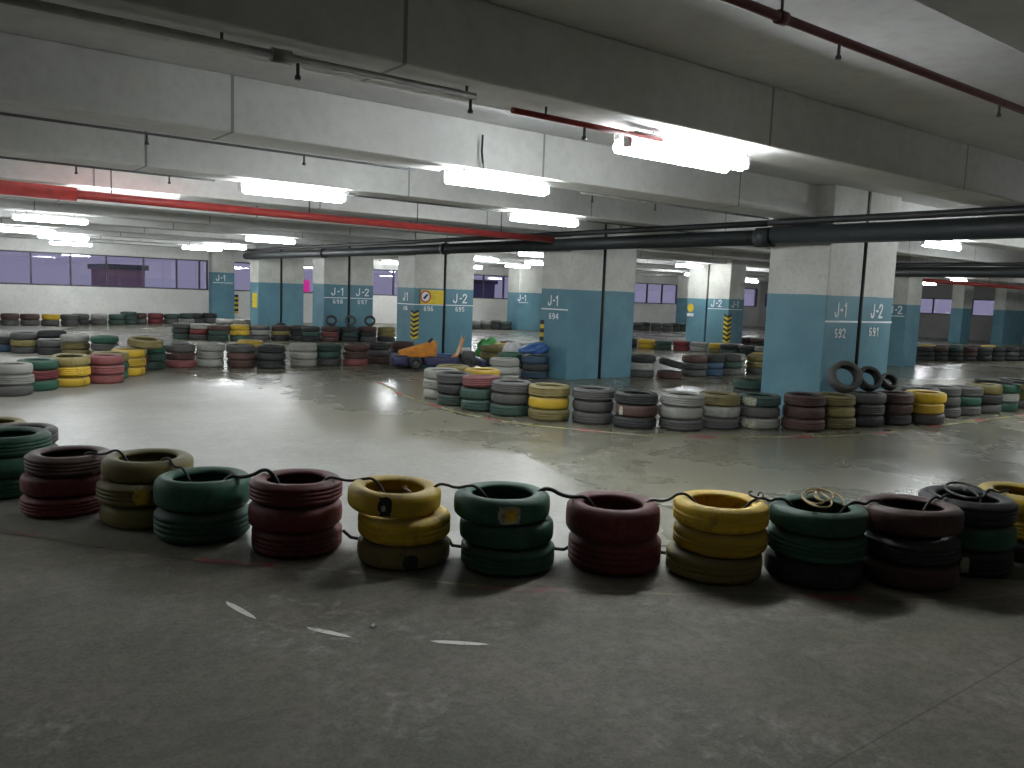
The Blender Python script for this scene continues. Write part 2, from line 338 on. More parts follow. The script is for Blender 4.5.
# ------------------------------------------------------------------ pillars
GLYPH = {'J': [[(.40, .94), (.40, .28), (.34, .12), (.22, .06), (.10, .12), (.06, .30)]], '1': [[(.12, .78), (.28, .94), (.28, .06)]],
 '2': [[(.07, .74), (.12, .88), (.25, .94), (.38, .88), (.43, .74), (.38, .58), (.07, .07), (.45, .07)]],
 '·': [[(.18, .50), (.32, .50)]],
 '4': [[(.36, .06), (.36, .94), (.06, .32), (.47, .32)]],
 '5': [[(.42, .93), (.10, .93), (.09, .56), (.28, .60), (.42, .46), (.42, .20), (.26, .07), (.07, .14)]],
 '6': [[(.38, .88), (.24, .94), (.10, .80), (.07, .40), (.10, .16), (.25, .06), (.40, .16), (.42, .34), (.36, .50), (.24, .54), (.10, .46)]],
 '7': [[(.06, .93), (.44, .93), (.18, .06)]],
 '8': [[(.25, .52), (.10, .66), (.12, .86), (.25, .94), (.38, .86), (.40, .66), (.25, .52), (.08, .36), (.09, .14), (.25, .06), (.41, .14), (.42, .36), (.25, .52)]],
 '9': [[(.12, .12), (.26, .06), (.40, .20), (.43, .60), (.40, .84), (.25, .94), (.10, .84), (.08, .66), (.14, .50), (.26, .46), (.40, .54)]]}
def stroke_text(body, h, sx, wd=.14):
    """hand painted stencil characters as flat strokes, centred, standing on the base line"""
    bm = bmesh.new(); adv = {'·': .34}; x = -sum(adv.get(c, .62) for c in body)*.5+.05
    lift = 0.0
    for c in body:
        off = -.07 if c == '·' else 0
        for line in GLYPH[c]:
            P_ = [Vector(((px_+x+off)*h*sx, pz_*h)) for px_, pz_ in line]; w_ = wd*h*(1.15 if c == '·' else 1)
            for a, q in zip(P_, P_[1:]):
                d = (q-a).normalized(); nn = Vector((-d.y, d.x))*w_/2; e = d*w_*.42
                vs = [bm.verts.new((p.x, p.y, z)) for z in (.0, .003+lift) for p in (a-e+nn, a-e-nn, q+e-nn, q+e+nn)]
                for f in ((0, 1, 2, 3), (7, 6, 5, 4), (0, 4, 5, 1), (1, 5, 6, 2), (2, 6, 7, 3), (3, 7, 4, 0)): bm.faces.new([vs[i] for i in f])
                lift += .0003
        x += adv.get(c, .62)
    bmesh.ops.recalc_face_normals(bm, faces=bm.faces)
    return bm
def lettering(parent, lines, face, cx, cy, ul=None):
    """white painted characters on a pillar face; face 'y' looks to -Y, 'x' looks to -X"""
    for body, size, sx, along, z in lines:
        o = obj('painted_number' if body.isdigit() else 'painted_letters', stroke_text(body, size*.78, sx*1.45), M['letter'], parent)
        if face == 'y': o.location = (along, -.004, z); o.rotation_euler = (PI/2, 0, 0)
        else: o.location = (-.004, along, z); o.rotation_euler = (PI/2, 0, -PI/2)
    if ul:
        a, b_, z = ul
        bm = bmesh.new()
        if face == 'y': box(bm, a, b_, -.004, .0, z-.012, z+.012)
        else: box(bm, -.004, .0, a, b_, z-.012, z+.012)
        obj('painted_line', bm, M['letter'], parent)
def pillar(x, y, w, d, paint, label, joint=False, group=None, guard=None):
    p = empty('concrete_pillar', (x, y, 0)); tag(p, label, 'pillar', group)
    bm = bmesh.new(); box(bm, 0, w, 0, d, -paint, ZS-paint-.002, bev=.012)
    o = obj('shaft', bm, M['pillar'], p); o.location.z = paint
    if joint:
        bm = bmesh.new(); box(bm, w+.001, w+.069, .03, d-.03, 0, ZS-.004); obj('joint_filler', bm, M['joint'], p)
        bm = bmesh.new(); tube(bm, [(w+.035, -.0, .0), (w+.035, .0, 2.74)], .026); obj('drain_pipe', bm, M['black'], p)
    if guard:
        z0, z1, gx, gy, sz = guard
        n = 6
        bm = bmesh.new(); s = sz; zs = [z0+(z1-z0)*i/(n*2) for i in range(n*2+1)]
        # corner angle with slanted black and yellow bands
        for i in range(n*2):
            a, b_ = zs[i], zs[i+1]; k = (z1-z0)/(n*2)*.9
            for (p0, p1, sg) in (((gx-.008, gy-.008), (gx+s, gy-.008), 1), ((gx-.008, gy+s), (gx-.008, gy-.008), -1)):
                up0 = 0 if sg == 1 else k; up1 = k if sg == 1 else 0
                c = [(p0[0], p0[1], a+up0), (p1[0], p1[1], a+up1), (p1[0], p1[1], b_+up1), (p0[0], p0[1], b_+up0)]
                th = (0, .0075) if sg == 1 else (.0075, 0)
                v1 = [bm.verts.new(q) for q in c]; v2 = [bm.verts.new((q[0]+th[0], q[1]+th[1], q[2])) for q in c]
                for q in ([v1[0], v1[1], v1[2], v1[3]], v2[::-1], [v1[0], v2[0], v2[1], v1[1]], [v1[1], v2[1], v2[2], v1[2]], [v1[2], v2[2], v2[3], v1[3]], [v1[3], v2[3], v2[0], v1[0]]):
                    f = bm.faces.new(q); f.material_index = i % 2
        bmesh.ops.recalc_face_normals(bm, faces=bm.faces)
        obj('corner_guard', bm, [M['yellow'], M['hazard_black']], p)
    return p
def pair(x, y, d, paint, la, lb, guard=None, w=.82):
    a = pillar(x, y, w, d, paint, la, joint=True, guard=guard)
    b_ = pillar(x+w+.07, y, w, d, paint, lb)
    return a, b_
a, b_ = pair(10.08, 6.32, .95, 1.72, 'blue and white concrete pillar painted J-1 and 692, left half of its pair', 'blue and white concrete pillar painted J-2 and 691, right half of its pair')
lettering(a, [('J·1', .265, .72, .36, 1.42), ('692', .165, .80, .37, 1.14)], 'y', 0, 0, (-.0, .80, 1.365))
lettering(b_, [('J·2', .265, .72, .39, 1.42), ('691', .165, .80, .36, 1.16)], 'y', 0, 0, (.02, .83, 1.365))
a, b_ = pair(10.08, 11.58, .82, 1.69, 'concrete pillar nearest the middle, J-1 and 694 on its left side', 'plain blue and white pillar half, right of the one painted 694', guard=None)
lettering(a, [('J·1', .25, .80, .44, 1.375), ('694', .15, .95, .42, 1.12)], 'x', 0, 0, (.02, .80, 1.31))
bm = bmesh.new(); NB = 8
for i in range(NB):
    z = .45+.64*i/NB; box(bm, -.012, -.001, .70, .81, z, z+.64/NB, i % 2)
obj('corner_guard', bm, [M['yellow'], M['hazard_black']], a)
a, b_ = pair(10.07, 17.2, .84, 1.62, 'concrete pillar behind the yellow warning sign, with 696 and a striped corner guard', 'blue and white pillar half painted J-2 and 695', guard=(.38, 1.05, 0, 0, .13))
lettering(a, [('696', .15, .9, .40, 1.07)], 'y', 0, 0, (.0, .82, 1.225))
lettering(a, [('J1', .27, .8, .40, 1.30), ('696', .13, .8, .40, 1.07)], 'x', 0, 0, (.0, .80, 1.225))
lettering(b_, [('J·2', .30, .85, .42, 1.28), ('695', .15, .9, .42, 1.07)], 'y', 0, 0, (.0, .82, 1.225))
s = empty('warning_sign', (10.28, 17.17, 1.24)); tag(s, 'yellow board with a red and white no-entry roundel on the pillar left of J-2 695', 'sign')
bm = bmesh.new(); box(bm, -.06, .60, 0, .02, .0, .34, bev=.004); obj('board', bm, M['yellow'], s)
def disc(bm, x, y0, y1, z, r, mi=0, n=28):
    v = [[bm.verts.new((x+r*math.cos(2*PI*k/n), yy, z+r*math.sin(2*PI*k/n))) for k in range(n)] for yy in (y0, y1)]
    bm.faces.new(v[0]).material_index = mi; bm.faces.new(v[1][::-1]).material_index = mi
    for k in range(n): bm.faces.new((v[0][k], v[0][(k+1) % n], v[1][(k+1) % n], v[1][k])).material_index = mi
bm = bmesh.new(); disc(bm, .08, -.006, -.0005, .18, .15, 0); bmesh.ops.recalc_face_normals(bm, faces=bm.faces); r_ = obj('roundel', bm, M['white'], s)
bm = bmesh.new()
n = 28
for k in range(n):
    a0, a1 = 2*PI*k/n, 2*PI*(k+1)/n
    q = [bm.verts.new((.08+rr*math.cos(t), -.009, .18+rr*math.sin(t))) for rr, t in ((.115, a0), (.15, a0), (.15, a1), (.115, a1))]; bm.faces.new(q)
obj('red_ring', bm, M['red'], r_)
bm = bmesh.new(); tube(bm, [(.03, -.012, .13), (.13, -.012, .23)], .028, 6); obj('dark_symbol', bm, M['navy'], r_)
a, b_ = pair(10.1, 22.4, .8, 1.64, 'blue and white pillar painted J-1 and 698, in the row behind the back tyre stacks', 'blue and white pillar painted J-2 and 697, in the row behind the back tyre stacks', w=.76)
lettering(a, [('J·1', .29, .9, .44, 1.32), ('698', .16, 1, .44, 1.08)], 'y', 0, 0, (0, .74, 1.25))
lettering(b_, [('J·2', .29, .9, .40, 1.32), ('697', .16, 1, .40, 1.08)], 'y', 0, 0, (0, .74, 1.25))
a, b_ = pair(10.1, 27.7, .8, 1.62, 'plain blue pillar with a small yellow notice on its side, farthest of its row', 'plain blue pillar half right of the one with the small yellow notice', w=.78)
bm = bmesh.new(); box(bm, -.012, 0, .1, .55, .75, 1.25); obj('yellow_notice', bm, M['yellow'], a)
p = pillar(10.06, 32.55, .86, .45, 1.95, 'blue and white pilaster painted J-1 against the back wall, left of the others', )
lettering(p, [('J·1', .30, .8, .34, 1.62)], 'y', 0, 0, (.02, .8, 1.55))
bm = bmesh.new()
for i in range(8):
    z = .35+.75*i/8; box(bm, 1.0, 1.16, .43, .445, z, z+.75/8, i % 2)
obj('striped_marker', bm, [M['yellow'], M['hazard_black']], p)
p = pillar(21.3, 27.7, 1.5, .8, 1.60, 'pale blue and white pillar painted J-1, seen just left of pillar 694')
lettering(p, [('J·1', .34, .9, .18, 1.24), ], 'y', 0, 0, (.0, .5, 1.18))
p8a = pillar(21.6, 17.0, .77, .87, 1.64, 'far pillar painted J-2 on its left side and J-1 in front, with a striped corner guard', guard=(.2, 1.1, 0, 0, .16))
lettering(p8a, [('J·2', .30, .9, .50, 1.37)], 'x', 0, 0, (.0, .85, 1.31))
lettering(p8a, [('J·1', .28, .8, .33, 1.37)], 'y', 0, 0, (.0, .7, 1.31))
p8b = pillar(21.6, 17.94, .77, .8, 1.62, 'far blue and white pillar with a round yellow sticker, behind the one painted J-2')
bm = bmesh.new(); n = 20
vv = [bm.verts.new((-.006, .64+.14*math.cos(2*PI*k/n), 1.3+.14*math.sin(2*PI*k/n))) for k in range(n)]; bm.faces.new(vv); obj('round_sticker', bm, M['yellow'], p8b)
bm = bmesh.new(); box(bm, -.006, 0, .5, .78, 1.02, 1.12); obj('white_sticker', bm, M['white'], p8b)
p = pillar(21.6, 11.18, .73, .9, 1.66, 'blue and white pillar painted J-2, right behind the pillar painted 691')
lettering(p, [('J·2', .28, .8, .30, 1.40)], 'x', 0, 0, (.05, .9, 1.345))
pillar(33.6, 29.0, 1.0, .9, 1.62, 'distant blue pillar under a small red and white notice, left of the pillar with the round sticker')
s = empty('notice_board', (33.75, 28.96, 1.35)); tag(s, 'small red and white notice fixed to the distant pillar', 'sign')
bm = bmesh.new(); box(bm, 0, .6, 0, .03, .36, .72); obj('red_panel', bm, M['red'], s)
bm = bmesh.new(); box(bm, 0, .6, 0, .03, 0, .355); obj('white_panel', bm, M['white'], s)
pillar(40.0, 18.05, .9, .55, 1.62, 'distant blue pillar between two windows on the far right')
pillar(41.4, 16.8, 2.4, .5, 1.62, 'wide blue and white pillar at the right edge, beyond the far tyre row')

# ------------------------------------------------------------------ pipes
def pipe(name, pts, r, mt, label, cat='pipe', hang=None, top=ZS, group=None, couplings=(), heads=()):
    bm = bmesh.new(); tube(bm, pts, r, 12); o = obj(name, bm, mt); tag(o, label, cat, group)
    a, b_ = Vector(pts[0]), Vector(pts[-1])
    for t in (hang or []):
        q = a.lerp(b_, t); bm = bmesh.new(); tube(bm, [(q.x, q.y, q.z+r*.9), (q.x, q.y, top)], .008, 6); h = obj('hanger_rod', bm, M['steel'], o)
    for t, rr, ln in couplings:
        q = a.lerp(b_, t); d = (b_-a).normalized()*ln/2; bm = bmesh.new(); tube(bm, [q-d, q+d], rr, 14); obj('coupling', bm, mt, o)
    for t, up in heads:
        q = a.lerp(b_, t); s = 1 if up else -1; bm = bmesh.new()
        tube(bm, [(q.x, q.y, q.z), (q.x, q.y, q.z+s*(r+.05)), (q.x, q.y, q.z+s*(r+.06)), (q.x, q.y, q.z+s*(r+.075))], .009, 8, radii=[.009, .009, .016, .016]); obj('sprinkler_head', bm, M['steel'], o)
    return o
pipe('water_pipe', [(-6.95, 11.55, 2.65), (9.6, 11.55, 2.565)], .055, M['pipe_red'], 'long red pipe hung below the beams across the left half', hang=[.46, .56, .72, .83, .93], couplings=[(.27, .085, 8.8)])
pipe('sprinkler_pipe', [(-6.9, 2.62, 3.0), (19, 2.62, 3.0)], .024, M['pipe_darkred'], 'thin dull red sprinkler pipe under the slab at the upper right', hang=[.30, .405, .52, .64], heads=[(.425, False), (.5, False), (.62, False)], couplings=[(.405, .034, .06)])
pipe('sprinkler_pipe', [(3.05, 4.10, 2.69), (4.35, 4.10, 2.69)], .019, M['pipe_red'], 'thin red pipe running left from the nearest lamp', heads=[(.45, False)], hang=[.2], top=2.75)
pipe('conduit', [(-3, 4.02, 2.70), (2.72, 4.02, 2.70)], .021, M['pipe_grey'], 'pale grey pipe under the nearest beam with an elbow at its end', hang=[.75, .99], top=2.75, couplings=[(.80, .034, .10)], heads=[(.815, False), (.995, False)])
pipe('conduit', [(-4, 7.02, 2.728), (4.1, 7.02, 2.728)], .011, M['steel'], 'thin conduit along the second beam, left of its lamp', heads=[(.70, False), (.86, False)])
pipe('conduit', [(6.2, 7.0, 2.725), (9.6, 7.0, 2.725)], .013, M['pipe_grey'], 'thin conduit along the second beam, right of the nearest lamp', heads=[(.05, False), (.35, False)])
pipe('conduit', [(-4, 9.6, 2.725), (3.0, 9.6, 2.725)], .011, M['steel'], 'thin conduit along the third beam, left of its lamp', heads=[(.68, False), (.80, False), (.93, False)])
pipe('conduit', [(4.6, 9.55, 2.725), (7.0, 9.55, 2.725)], .012, M['steel'], 'thin conduit between the two lamps of the third beam')
pipe('conduit', [(8.6, 9.55, 2.725), (11.5, 9.55, 2.725)], .012, M['steel'], 'thin conduit right of the lamps of the third beam', heads=[(.25, False)])
pipe('drain_pipe', [(9.915, 28.4, 2.5), (9.915, 7.12, 2.5)], .11, M['pipe_black'], 'big black drain pipe passing in front of pillar 694, far length', couplings=[(.994, .138, .26), (.6, .13, .15), (.3, .13, .15)])
pipe('drain_pipe', [(9.915, 7.115, 2.515), (9.915, -6.9, 2.515)], .125, M['pipe_black'], 'big black drain pipe passing in front of pillar 692, near length', couplings=[(.25, .138, .15)])
pipe('cable_pipe', [(9.9, 28.4, 2.692), (9.9, 7.22, 2.692)], .045, M['black'], 'thin black pipe above the far length of the big drain pipe')
pipe('cable_pipe', [(9.9, 7.2, 2.70), (9.9, -6.9, 2.70)], .045, M['black'], 'thin black pipe above the near length of the big drain pipe')
pipe('drain_pipe', [(21.4, 12.4, 2.51), (21.4, -6.9, 2.51)], .13, M['pipe_black'], 'second black drain pipe, passing in front of the pillar behind 691')
pipe('cable_pipe', [(21.38, 12.4, 2.70), (21.38, -6.9, 2.70)], .048, M['black'], 'thin black pipe above the second drain pipe')
pipe('water_pipe', [(27, 13.75, 2.5), (44.9, 13.75, 2.5)], .07, M['pipe_red'], 'far red pipe at the right, beyond the pillar painted J-2', hang=[.1, .3, .5, .7], top=ZS)

# ------------------------------------------------------------------ fluorescent lamps
LAMPS = [
 (12.6, 14.75, 1, 1, 'added lit tube lamp, unseen behind the big pillar painted 694'),  # unseen lamp added to brighten the front faces of the far pillars
 (4.72, 4.15, 1, 2, 'nearest lit twin tube lamp, at the upper right under the first beam'),
 (4.85, 6.72, 1, 1, 'lit tube lamp on the second beam, right above the middle of the floor'),
 (3.85, 9.38, 1, 1, 'lit tube lamp on the third beam, left one of two'),
 (7.62, 9.38, 1, 1, 'lit tube lamp on the third beam, right one of two, near the big pipe'),
 (2.60, 11.98, 1, 1, 'lit tube lamp just behind the red pipe at the left'),
 (2.55, 18.0, 1, 1, 'brightest upper lamp of the cluster at the left edge'),
 (2.75, 23.2, 1, 1, 'lit lamp in the left edge cluster, below the uppermost one'),
 (3.95, 25.8, 1, 1, 'lit lamp in the left edge cluster, above the windows'),
 (4.9, 30.6, 1, 1, 'lowest lit lamp of the left edge cluster'),
 (8.3, 27.9, 1, 1, 'left lamp of the two overlapping above the far windows'),
 (8.25, 25.4, 1, 1, 'right lamp of the two overlapping above the far windows'),
 (7.6, 20.0, 1, 1, 'lit lamp above the far stacks, left of the plain blue pillars'),
 (17.2, 33-1.9, 1, 1, 'small far lamp between the two far blue pillars'),
  (15.8, 22.6, 1, 1, 'upper lamp just right of pillar 695'),
 (20.9, 30.8, 1, 1, 'lower lamp just right of pillar 695'),
 (14.3, 17.9, 1, 1, 'uppermost lamp of the cluster left of pillar 694'),
 (18.5, 23.0, 1, 1, 'middle right lamp of the cluster left of pillar 694'),
 (20.4, 26.7, 1, 1, 'middle left lamp of the cluster left of pillar 694'),
 (28.0, 32.2, 1, 1, 'lowest lamp of the cluster left of pillar 694'),
 (20.6, 17.9, 1, 1, 'first lamp right of pillar 694, nearest of three'),
 (28.0, 24.0, 1, 1, 'second lamp right of pillar 694'),
 (33.5, 28.0, 1, 1, 'third and farthest lamp right of pillar 694'),
 (26.6, 18.6, 1, 1, 'small lamp at the left edge of pillar 692'),
 (37.0, 27.8, 1, 1, 'tiny far lamp low beside pillar 692'),
 (14.2, 6.85, 1, 1, 'lit lamp right of pillar 691'),
 (36.6, 18.1, 1, 1, 'left one of two distant lamps at the right side'),
 (32.2, 14.8, 1, 1, 'right one of two distant lamps at the right side'),
 (39.0, 12.2, 1, 1, 'distant lamp at the right edge of the view'),
]
for p_ in ((13, 1.46), (13.2, 4.13), (16, 4.13), (-3, 12.1), (21.5, 4.13), (-2.2, 9.47), (19.5, 6.75), (25.5, 4.13), (28, 9.4), (-1.6, 20.1), (-1.6, 14.8), (34, 6.8), (35, 1.5)):  # lamps added out of view to brighten pillar faces and ceiling
    LAMPS.append((p_[0], p_[1], 1, 1, 'added lit tube lamp of the same kind, unseen beyond the edges of the view'))
def lamp(x, y, n, label):
    z = 2.655
    L = empty('tube_lamp', (x, y, z)); tag(L, label, 'lamp', 'fluorescent lamps hung under the beams')
    bm = bmesh.new(); box(bm, -.62, .62, -.035, .035, .028, .075, bev=.006)
    for s in (-1, 1): box(bm, s*.64-.015, s*.64+.015, -.035, .035, -.04, .06, bev=.006)
    if n == 2: box(bm, -.62, .62, .10, .165, .028, .075, bev=.006)
    obj('housing', bm, M['white_metal'], L)
    for k in range(n):
        bm = bmesh.new(); yy = k*.15; R_ = .045
        tube(bm, [(-.61, yy, -.015), (-.59, yy, -.015), (.59, yy, -.015), (.61, yy, -.015)], R_, 12, radii=[R_*.6, R_, R_, R_*.6]); obj('diffuser', bm, M['tube'], L)
    for s in (-.4, .4):
        bm = bmesh.new(); tube(bm, [(s, 0, .07), (s, 0, .105 if abs(((y-4.13+.25) % 2.67)-.25) < .25 else ZS-z)], .007, 6); obj('hanger_rod', bm, M['steel'], L)
for x, y, on, n, lab in LAMPS:
    if on: lamp(x, y, n, lab)
# conduit drop and loose cable feeding the second lamp
bm = bmesh.new(); tube(bm, [(4.5, 6.5, 3.05), (4.49, 6.49, 2.9), (4.52, 6.5, 2.74)], .010, 6)
tag(obj('cable', bm, M['black']), 'thin black cable dropping down the beam face to its lamp', 'cable')
# magenta lit sign outside
bm = bmesh.new(); box(bm, 13.9, 15.1, 35.0, 35.2, 1.05, 1.8, 0)
o = tag(obj('shop_sign', bm, M['neon']), 'small magenta lit sign seen outside between two far pillars', 'sign')
bm = bmesh.new(); box(bm, 14.3, 14.5, 35.05, 35.15, -8.99, 1.04); obj('post', bm, M['frame'], o)

# ------------------------------------------------------------------ floor markings
def strip(name, pts, w, mt, parent=None):
    bm = bmesh.new(); P = [Vector((x, y)) for x, y in pts]; prev = None
    for i, p in enumerate(P):
        t = (P[min(i+1, len(P)-1)]-P[max(i-1, 0)]).normalized(); nrm = Vector((-t.y, t.x))*w/2
        r = [bm.verts.new((*(p+nrm), .003)), bm.verts.new((*(p-nrm), .003))]
        if prev: bm.faces.new((prev[0], prev[1], r[1], r[0]))
        prev = r
    bmesh.ops.recalc_face_normals(bm, faces=bm.faces)
    for f in bm.faces:
        if f.normal.z < 0: f.normal_flip()
    return obj(name, bm, mt, parent)
def along(pts, step):
    out = []
    for a, b_ in zip(pts, pts[1:]):
        d = math.dist(a, b_); n = max(1, int(d/step))
        out += [(a[0]+(b_[0]-a[0])*i/n, a[1]+(b_[1]-a[1])*i/n) for i in range(n)]
    return out + [pts[-1]]
def kerb_line(pts, wdt, seg, red, yellow):
    q = along(pts, seg/6); root = None
    i = 0; k = 0
    root = empty('painted_kerb_line', (q[0][0], q[0][1], 0)); tag(root, kind='structure')
    while i < len(q)-2:
        ln = 3 if k % 2 == 0 else 9
        part = [(x-q[0][0], y-q[0][1]) for x, y in q[i:i+ln+1]]
        if len(part) > 1: strip('red_paint' if k % 2 == 0 else 'yellow_paint', part, wdt*(1.0 if k % 2 == 0 else .55), M[red] if k % 2 == 0 else M[yellow], root)
        i += ln; k += 1
kerb_line([(6.6, 12.4), (6.3, 11.25), (6.16, 10.89), (6.02, 9.88), (5.95, 9.09), (6.0, 8.33), (6.2, 7.74), (6.62, 7.05), (7.07, 6.48), (7.68, 6.12), (8.54, 5.72), (9.28, 5.46), (10.04, 5.33), (11.03, 5.32), (12.04, 5.32), (12.89, 5.3), (13.77, 5.25), (16, 5.1)], .10, .62, 'line_red', 'line_yellow')
kerb_line([(.45, 6.0), (.9, 5.35), (1.38, 4.72), (1.92, 4.22), (2.33, 3.74), (2.62, 3.42), (3.03, 3.14), (3.36, 2.87), (3.70, 2.70), (4.1, 2.35), (4.6, 2.0), (5.3, 1.75)], .06, .75, 'faint_red', 'faint_yellow')
for i, (a, b_) in enumerate((((1.30, 4.02), (1.35, 3.72)), ((1.51, 3.51), (1.64, 3.29)), ((1.92, 3.07), (2.13, 2.89)))):
    m_ = ((a[0]+b_[0])/2, (a[1]+b_[1])/2)
    bm = bmesh.new(); d = Vector((b_[0]-a[0], b_[1]-a[1])); L_ = d.length/2; d.normalize(); nr = Vector((-d.y, d.x))
    pts = [(-L_, .004), (-L_*.6, .016), (0, .02), (L_*.7, .014), (L_, .003), (L_*.6, -.012), (0, -.018), (-L_*.7, -.014)]
    vs = [bm.verts.new((m_[0]+d.x*s+nr.x*t, m_[1]+d.y*s+nr.y*t, .003)) for s, t in pts]
    f = bm.faces.new(vs); f.normal_update()
    if f.normal.z < 0: f.normal_flip()
    tag(obj('painted_dash', bm, M['line_white']), kind='structure')
# litter
bm = bmesh.new(); bmesh.ops.create_icosphere(bm, subdivisions=2, radius=.016)
for v in bm.verts: v.co *= random.uniform(.6, 1.3); v.co.z = v.co.z*.5+.009
o = obj('paper_scrap', bm, M['white']); o.location = (1.78, 3.35, 0); tag(o, 'tiny crumpled white scrap lying on the foreground floor between the dashes', 'litter')

# ------------------------------------------------------------------ tyres
def tyre_mesh(name, kind, seg=48):
    """open tyre casing, radius .28, width .145, standing on z=0, axis vertical"""
    hw = .0725
    if kind == 'ribbed':
        tread = [(.270, -.052), (.279, -.045), (.279, -.030), (.272, -.028), (.272, -.023), (.280, -.021), (.280, -.003), (.273, -.002), (.273, .003), (.280, .004), (.280, .021), (.272, .023), (.272, .028), (.279, .030), (.279, .045), (.270, .052)]
    elif kind == 'block':
        tread = [(.270, -.054), (.279, -.046), (.280, -.018), (.273, -.015), (.273, -.010), (.281, -.008), (.281, .008), (.273, .010), (.273, .015), (.280, .018), (.279, .046), (.270, .054)]
    else:
        tread = [(.268, -.056), (.277, -.045), (.280, -.022), (.281, 0), (.280, .022), (.277, .045), (.268, .056)]
    prof = [(.176, -.050), (.184, -.062), (.200, -.067), (.222, -hw), (.240, -hw), (.256, -.066)] + tread + [(.256, .066), (.240, hw), (.222, hw), (.200, .067), (.184, .062), (.176, .050), (.186, .043), (.215, .052), (.246, .050), (.262, .034), (.266, 0), (.262, -.034), (.246, -.050), (.215, -.052), (.186, -.043)]
    bm = bmesh.new(); rings = []
    for i in range(seg):
        t = 2*PI*i/seg; ring = []
        for r, z in prof:
            rr, zz = r, z
            if kind == 'block' and r > .275 and abs(z) > .012 and i % 2: rr -= .009
            if kind == 'block' and .262 < r <= .275 and abs(z) > .05 and i % 2: rr -= .005
            rr *= 1 + .012*math.sin(2*t+1) + .006*math.sin(3*t)
            ring.append(bm.verts.new((rr*math.cos(t), rr*math.sin(t), zz+hw+.0008*math.sin(2*t))))
        rings.append(ring)
    for i in range(seg):
        a, b_ = rings[i], rings[(i+1) % seg]
        for j in range(len(prof)):
            k = (j+1) % len(prof); bm.faces.new((a[j], b_[j], b_[k], a[k]))
    bmesh.ops.recalc_face_normals(bm, faces=bm.faces)
    me = bpy.data.meshes.new(name); bm.to_mesh(me); bm.free()
    me.materials.append(TY['k'])
    for p in me.polygons: p.use_smooth = True
    return me
NEAR = [tyre_mesh('tyre_smooth', 'smooth', 64), tyre_mesh('tyre_ribbed', 'ribbed', 64), tyre_mesh('tyre_block', 'block', 120)]
FAR = [tyre_mesh('tyre_smooth_far', 'smooth', 28), tyre_mesh('tyre_ribbed_far', 'ribbed', 28)]
ROWN = {'F': ('nearest row', 'tyres stacked in the nearest row'), 'G': ('left edge behind nearest row', 'tyres at the left edge'),
 'M': ('row before pillars 694 and 692', 'tyres in the row before the middle pillars'), 'H': ('against the left side of pillar 692', 'tyres beside pillar 692'),
 'A': ('long row at the left', 'tyres in the long row at the left'), 'B': ('short row at the left edge', 'tyres of the short row at the left edge'),
 'C': ('row along the back wall', 'tyres along the back wall'), 'D': ('back row before the far pillars', 'tyres in the row before pillars 698 and 697'),
 'E': ('behind the row before 698', 'tyres behind the far row'), 'P': ('back wall right of 695', 'tyres at the back wall, middle'),
 'K': ('clutter left of pillar 694', 'tyres in the clutter left of pillar 694'), 'L': ('row right of pillar 694', 'tyres in the row right of pillar 694'),
 'N': ('row before the sticker pillar', 'tyres before the sticker pillar'), 'S': ('far back left of 692', 'tyres far back, left of pillar 692'),
 'O': ('farthest row left of sticker pillar', 'tyres in the farthest row'), 'Q': ('front row at far right', 'tyres in the far right front row'),
 'R': ('back row at far right', 'tyres in the far right back row'), 'J': ('behind the curved middle row', 'tyres behind the curved middle row'),
 'T': ('just behind the long row at the left', 'tyres behind the long left row')}
ORD = ['first', 'second', 'third', 'fourth', 'fifth', 'sixth', 'seventh', 'eighth', 'ninth', 'tenth', 'eleventh', 'twelfth', 'thirteenth', 'fourteenth', 'fifteenth', 'sixteenth', 'seventeenth', 'eighteenth', 'nineteenth', 'twentieth', 'twenty-first']
T = []   # dist, mesh kind, location, rotation, scale, colour, label, group
def lvl(k, n):
    if n == 1: return 'single'
    if k == n-1: return 'top'
    if k == 0: return 'bottom'
    return 'middle' if n == 3 else ('second' if k == 1 else 'third')
THICK = {('F', 2): (.132, .98), ('F', 11): (.145, 1.04), ('F', 4): (.188, 1.06), ('F', 8): (.19, 1.03), ('F', 0): (.17, 1.0), ('G', 2): (.16, 1)}
SHIFT = {('F', 6, 2): (-.055, .03), ('F', 6, 0): (.0, 0), ('F', 7, 2): (-.035, .02), ('F', 9, 0): (-.03, 0), ('F', 11, 2): (.02, .01), ('F', 2, 2): (.03, 0), ('F', 3, 2): (.03, .02), ('M', 2, 2): (.01, -.03), ('M', 1, 2): (-.02, .02), ('F', 8, 1): (-.03, .0)}
TILT = {('F', 6, 2): (.0, .035), ('F', 6, 1): (0, -.03), ('F', 11, 2): (.03, .02), ('M', 2, 2): (.0, -.06), ('A', 2, 2): (0, -.06), ('A', 2, 1): (0, -.04), ('B', 2, 2): (.05, .12), ('L', 1, 1): (.2, -.15)}
rnd = random.Random(3)
